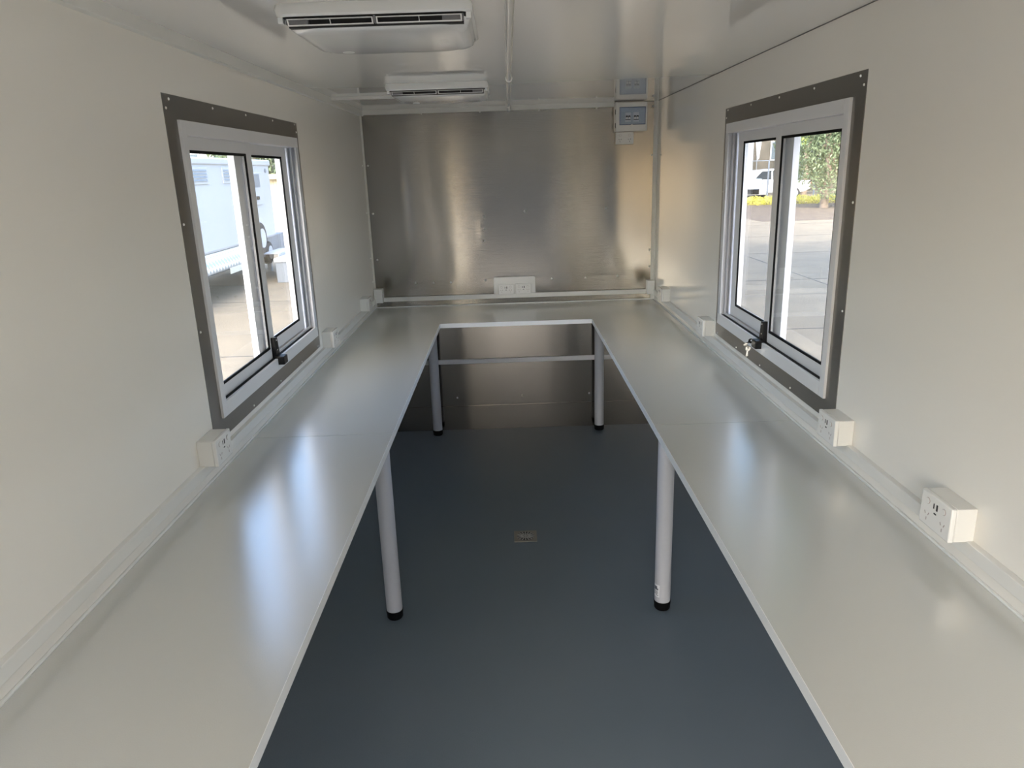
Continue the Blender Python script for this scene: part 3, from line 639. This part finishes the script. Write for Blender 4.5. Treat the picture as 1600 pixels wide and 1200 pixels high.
sp = wheel(t, TX + 0.11, 17.36, 0.44, 0.37, 0.20, name='spare_wheel')
obj('mudguard', B((TX - 0.05, TX + 0.35, 17.95, 19.3, 0.0, 0.03), (TX + 0.32, TX + 0.35, 17.95, 19.3, -0.12, 0.0)), m_trl, t, bevel=0.01)
obj('jack_stand', B((TX - 0.10, TX - 0.04, 17.7, 17.78, G, 0.30)), m_trg, t)
t2 = thing('checker_toolbox', (TX + 0.72, 18.7, G), 'pale metal toolbox on the ground beside the white trailer', 'toolbox')
obj('box_body', B((TX + 0.44, TX + 1.0, 17.3, 19.5, G, -0.12)), m_trg, t2, bevel=0.01)
obj('lid', B((TX + 0.42, TX + 1.02, 17.27, 19.53, -0.12, -0.03)), m_trl, t2, bevel=0.01)

# buildings beyond
def plain_building(name, x0, x1, y0, y1, z1, m, label, wins=(), roof=None):
    t = thing(name, ((x0 + x1) / 2, (y0 + y1) / 2, G), label, 'building')
    obj('wall', B((x0, x1, y0, y1, G, z1)), m, t, smooth=0)
    obj('roof', B((x0 - 0.2, x1 + 0.2, y0 - 0.2, y1 + 0.2, z1, z1 + 0.18)), roof or m, t)
    for a, b, c, d in wins:
        f = obj('window', B((a, b, y0 - 0.06, y0, c, d)), m_alu, t); obj('pane', B((a + 0.08, b - 0.08, y0 - 0.07, y0 - 0.055, c + 0.08, d - 0.08)), mat('far_glass', (0.12, 0.15, 0.17, 1), 0.15), f)
    return t
m_cream = mat('cream_render', (0.42, 0.37, 0.25, 1), 0.8); m_brick = mat('brown_brick', (0.075, 0.07, 0.055, 1), 0.9, var=(1.2, (0.14, 0.125, 0.10, 1))); m_gbl = mat('grey_cladding', (0.30, 0.31, 0.31, 1), 0.7)
plain_building('cream_warehouse', -9.2, -7.1, 28.0, 36.0, 1.75, m_cream, 'cream rendered building showing past the end of the white trailer')
plain_building('grey_warehouse', -24, -9.5, 46.0, 58.0, 4.6, m_gbl, 'grey building with framed windows above the roof of the white trailer', wins=((-16.6, -15.75, 2.8, 3.35), (-15.65, -14.8, 2.8, 3.35), (-18.6, -17.4, 2.6, 3.4)))
plain_building('added_blocker', -0.6, 14, -22, -12, 4.6, mat('umber_blocker', (0.16, 0.14, 0.12, 1), 0.8), 'unseen dark block added behind the open end of the cabin to darken the steel reflections')  # unseen block, added to darken what the steel back wall reflects
m_wcol = mat('white_render', (0.38, 0.44, 0.50, 1), 0.7)
tb = plain_building('brick_office', 14, 34, 62.0, 74.0, 6.5, m_brick, 'brown brick office building with white columns behind the parked white ute', wins=((22.4, 24.2, 1.9, 3.4), (25.6, 27.4, 1.9, 3.4)))
obj('column', B((20.4, 20.9, 61.6, 62.0, G, 6.5)), m_wcol, tb); obj('column', B((24.8, 25.3, 61.6, 62.0, G, 6.5)), m_wcol, tb)
tf = thing('feather_flag', (20.6, 58.0, G), 'tall white tapering flag standing in front of the brick office', 'flag')
obj('flag_cloth', prism(bmesh.new(), [(20.05, 1.9), (20.2, 2.1), (20.45, 4.6), (19.75, 4.6)], 'Y', 58.0, 58.03), m_trl, tf); obj('flag_pole', T([(20.04, 58.015, G), (20.04, 58.015, 4.6)], 0.03, 8), m_trg, tf)

# foliage
def leaf_mat(name, c1, c2):
    m = mat(name, c1, 0.55, spec=0.3, var=(2.5, c2)); b = m.node_tree.nodes['Principled BSDF']
    b.inputs['Transmission Weight'].default_value = 0.0
    b.inputs['Subsurface Weight'].default_value = 0.0
    return m
m_leaf = leaf_mat('gum_leaf', (0.07, 0.11, 0.06, 1), (0.24, 0.30, 0.16, 1)); m_leaf2 = leaf_mat('bright_leaf', (0.30, 0.42, 0.08, 1), (0.42, 0.50, 0.12, 1)); m_hedge = leaf_mat('yellow_hedge_leaf', (0.60, 0.58, 0.10, 1), (0.72, 0.66, 0.16, 1))
m_bark = mat('bark', (0.16, 0.12, 0.09, 1), 0.9, var=(5, (0.28, 0.23, 0.18, 1)))
def foliage(name, parent, blobs, n, size, m, seed):
    rnd = random.Random(seed); vs, fs = [], []; o = WLOC[parent.name]
    tot = sum(b[3] * b[4] * b[5] for b in blobs)
    for b in blobs:
        k = int(n * b[3] * b[4] * b[5] / tot)
        for _ in range(k):
            while True:
                p = Vector((rnd.uniform(-1, 1), rnd.uniform(-1, 1), rnd.uniform(-1, 1)))
                if 0.15 < p.length < 1: break
            c = Vector((b[0] + p.x * b[3], b[1] + p.y * b[4], b[2] + p.z * b[5])) - o
            u = Vector((rnd.gauss(0, 1), rnd.gauss(0, 1), rnd.gauss(0, 1))).normalized(); v = u.orthogonal().normalized(); v = (v * math.cos(k) + u.cross(v) * math.sin(k))
            s = size * rnd.uniform(0.6, 1.3); i = len(vs)
            vs += [c - u * s, c + v * s * 0.35, c + u * s, c - v * s * 0.35]; fs.append((i, i + 1, i + 2, i + 3))
    me = bpy.data.meshes.new(name); me.from_pydata(vs, [], fs); me.materials.append(m)
    ob = bpy.data.objects.new(name, me); COL.objects.link(ob); ob.parent = parent; WLOC[ob.name] = o
    ob['kind'] = 'stuff'
    return ob
def tree(x, y, h, blobs, n, size, m, label, seed, tr=0.22, group=None):
    t = thing('gum_tree', (x, y, G), label, 'tree', group)
    tk = T([(x, y, G), (x + 0.1, y, G + h * 0.25), (x - 0.08, y + 0.1, G + h * 0.5), (x + 0.1, y, G + h * 0.8)], [tr, tr * 0.75, tr * 0.55, tr * 0.2], 12)
    tk = obj('trunk', tk, m_bark, t)
    for b in blobs[:5]:
        obj('branch', T([(x, y, G + h * 0.42), ((x + b[0]) / 2, (y + b[1]) / 2, (G + h * 0.42 + b[2]) / 2 + 0.2), (b[0], b[1], b[2])], [tr * 0.45, tr * 0.3, 0.03], 8), m_bark, t)
    foliage('foliage', t, blobs, n, size, m, seed)
    return t
# large shade tree whose crown shades the yard on the right (trunk out of view)
tree(12.6, 8.5, 8.5, [(7.6, 9.0, 6.6, 3.6, 4.2, 1.8), (9.0, 11.5, 6.8, 2.6, 2.6, 1.5), (6.0, 3.5, 6.4, 2.8, 3.6, 1.6), (6.4, 13.2, 6.6, 1.8, 2.2, 1.3), (12.4, 10, 7.6, 3.4, 3.4, 1.7), (12.8, 13.6, 6.8, 1.5, 1.5, 1.0)], 24000, 0.20, m_leaf, 'spreading gum tree whose crown shades the concrete on the right', 3, 0.3)
tree(17.4, 39.0, 7.5, [(16.9, 39.0, 2.0, 1.5, 1.5, 1.6), (18.6, 39.5, 3.0, 1.8, 2.0, 1.9), (17.6, 39.5, 4.6, 2.4, 2.0, 1.4), (19.8, 39.6, 2.0, 1.8, 2.0, 2.0), (17.9, 38.6, 0.6, 1.5, 1.0, 0.9)], 17000, 0.10, m_leaf, 'bushy gum tree filling the near pane of the right window', 11)
tree(21.6, 52.5, 7.5, [(21.3, 52.5, 4.4, 1.6, 1.5, 1.0), (20.8, 52.3, 3.2, 0.8, 1.0, 0.6), (23.2, 52.5, 5.0, 2.0, 2.0, 1.4)], 4500, 0.16, m_leaf2, 'bright yellow-green leafy tree above the parked white ute', 21)
tree(24.5, 56.5, 7.5, [(22.0, 56.5, 3.2, 1.2, 1.2, 1.8), (24.5, 56.5, 3.2, 2.0, 1.4, 2.2), (23.2, 56.3, 1.6, 1.6, 1.2, 1.2)], 6000, 0.15, m_leaf, 'dark bushy tree between the white ute and the brick office', 61)
tree(27.0, 47.0, 8.0, [(26, 47, 4.0, 3.0, 2.5, 3.0), (29.5, 48, 4.5, 3, 2.5, 3.0), (24.5, 45.5, 2.4, 2.2, 2, 2.2)], 9000, 0.17, m_leaf, 'dark green tree at the right edge of the yard behind the bushy gum', 31)
hb_ = thing('hedge', (18, 43.5, G), 'low bright yellow-green hedge along the far edge of the yard', 'hedge')
foliage('foliage', hb_, [(13.5 + k * 0.9, 43.6, G + 0.22, 0.62, 0.5, 0.30) for k in range(12)], 9000, 0.055, m_hedge, 41)
foliage('stems', hb_, [(13.5 + k * 0.9, 43.6, G + 0.12, 0.5, 0.35, 0.14) for k in range(12)], 700, 0.05, m_bark, 42)
struct('garden_bed', B((11.5, 24, 31.0, 43.0, G - 0.05, G + 0.004)), mat('bark_mulch', (0.10, 0.075, 0.055, 1), 0.95, var=(4, (0.17, 0.13, 0.09, 1)), bump=(12, 0.8, 0.05)))
for k, (x, y, hh) in enumerate(((-20, 40, 5.5), (-13.6, 60.5, 8), (-12.2, 40, 5.5), (-6.0, 45, 6))):
    if k == 1: continue
    tree(x, y, hh, [(x, y, G + hh * 0.62, 2.4, 2.4, 1.9), (x + 1.6, y + 0.5, G + hh * 0.45, 1.8, 1.8, 1.4)], 4500, 0.16, m_leaf,
         ['dark green tree at the far left beyond the trailer roof', '', 'green tree rising behind the front end of the white trailer', 'green tree just above the cream building past the trailer'][k], 50 + k)

# fence post and chain fence line by the parked cars
t = thing('yard_fence', (18.5, 44.6, G), 'thin grey metal fence of posts and rails in front of the parked ute', 'fence')
for x in (13.6, 16.35, 19.1, 21.85): obj('post', T([(x, 44.6, G), (x, 44.6, 1.9)], 0.045, 10), m_trg, t)
obj('rail', T([(13.6, 44.6, 1.86), (21.85, 44.6, 1.86)], 0.025, 8), m_trg, t)

# vehicles
def vehicle(name, x, y, ln, wd, prof, glass, m, label, cat, rot, wr=0.38, wx=(0.9, -1.0), under=0.28, front_parts=True):
    """profile in local (u along length, z), nose at +u; placed with rotation about Z"""
    t = bpy.data.objects.new(name, None); COL.objects.link(t); WLOC[t.name] = Vector((0, 0, 0)); t['label'] = label; t['category'] = cat
    h = wd / 2
    obj('body', prism(bmesh.new(), prof, 'Y', -h, h), m, t, bevel=0.07)
    gm = mat('car_glass', (0.03, 0.04, 0.05, 1), 0.08)
    for g in glass:
        obj('side_window', prism(bmesh.new(), g, 'Y', -h - 0.012, -h + 0.03), gm, t); obj('side_window', prism(bmesh.new(), g, 'Y', h - 0.03, h + 0.012), gm, t)
    for u in wx:
        for s in (-1, 1): wheel(t, u, s * (h - 0.1), wr, wr, 0.24, 'Y')
    nose = max(p[0] for p in prof)
    lm = mat('headlamp', (0.8, 0.8, 0.82, 1), 0.15); 
    for s in (-1, 1): obj('headlamp', B((nose - 0.12, nose + 0.02, s * (h - 0.38), s * (h - 0.08), 0.72, 0.90)), lm, t, bevel=0.02)
    obj('grille', B((nose - 0.05, nose + 0.03, -h * 0.5, h * 0.5, 0.55, 0.85)), m_blk, t, bevel=0.02)
    obj('bumper', B((nose - 0.1, nose + 0.06, -h + 0.05, h - 0.05, 0.32, 0.52)), m_blk if front_parts else m, t, bevel=0.03)
    rear = min(p[0] for p in prof)
    for s in (-1, 1): obj('tail_lamp', B((rear - 0.02, rear + 0.06, s * (h - 0.2), s * (h - 0.04), 0.75, 1.05)), mat('red_lamp', (0.5, 0.03, 0.03, 1), 0.2), t)
    t.location = (x, y, G); t.rotation_euler = (0, 0, rot)
    return t
ute_prof = [(-2.65, 0.62), (-2.65, 1.15), (-1.15, 1.18), (-0.95, 1.86), (-0.2, 1.95), (0.75, 1.88), (1.35, 1.28), (2.45, 1.15), (2.62, 0.95), (2.62, 0.50), (1.9, 0.42), (-2.2, 0.42)]
m_car = mat('car_white', (0.60, 0.63, 0.67, 1), 0.2, coat=0.4)
vehicle('ute', 18.3, 50.6, 5.3, 1.85, ute_prof, ([(-0.85, 1.28), (-0.75, 1.78), (-0.1, 1.84), (-0.1, 1.28)], [(0.0, 1.28), (0.0, 1.84), (0.62, 1.80), (1.1, 1.30)]), m_car, 'white ute parked side-on beyond the yellow-green hedge', 'car', R(180), wx=(1.65, -1.6))
car_prof = [(-2.2, 0.45), (-2.2, 0.95), (-1.5, 1.02), (-0.9, 1.40), (0.3, 1.42), (1.0, 1.02), (2.1, 0.85), (2.2, 0.6), (2.2, 0.32), (-2.0, 0.32)]
vehicle('sedan', 15.9, 47.1, 4.4, 1.75, car_prof, ([(-1.1, 1.03), (-0.75, 1.33), (0.25, 1.35), (0.75, 1.03)],), mat('car_silver', (0.45, 0.44, 0.42, 1), 0.25, metal=0.4), 'low silver car facing the yard in front of the white ute', 'car', R(-100), wr=0.33, wx=(1.35, -1.3))
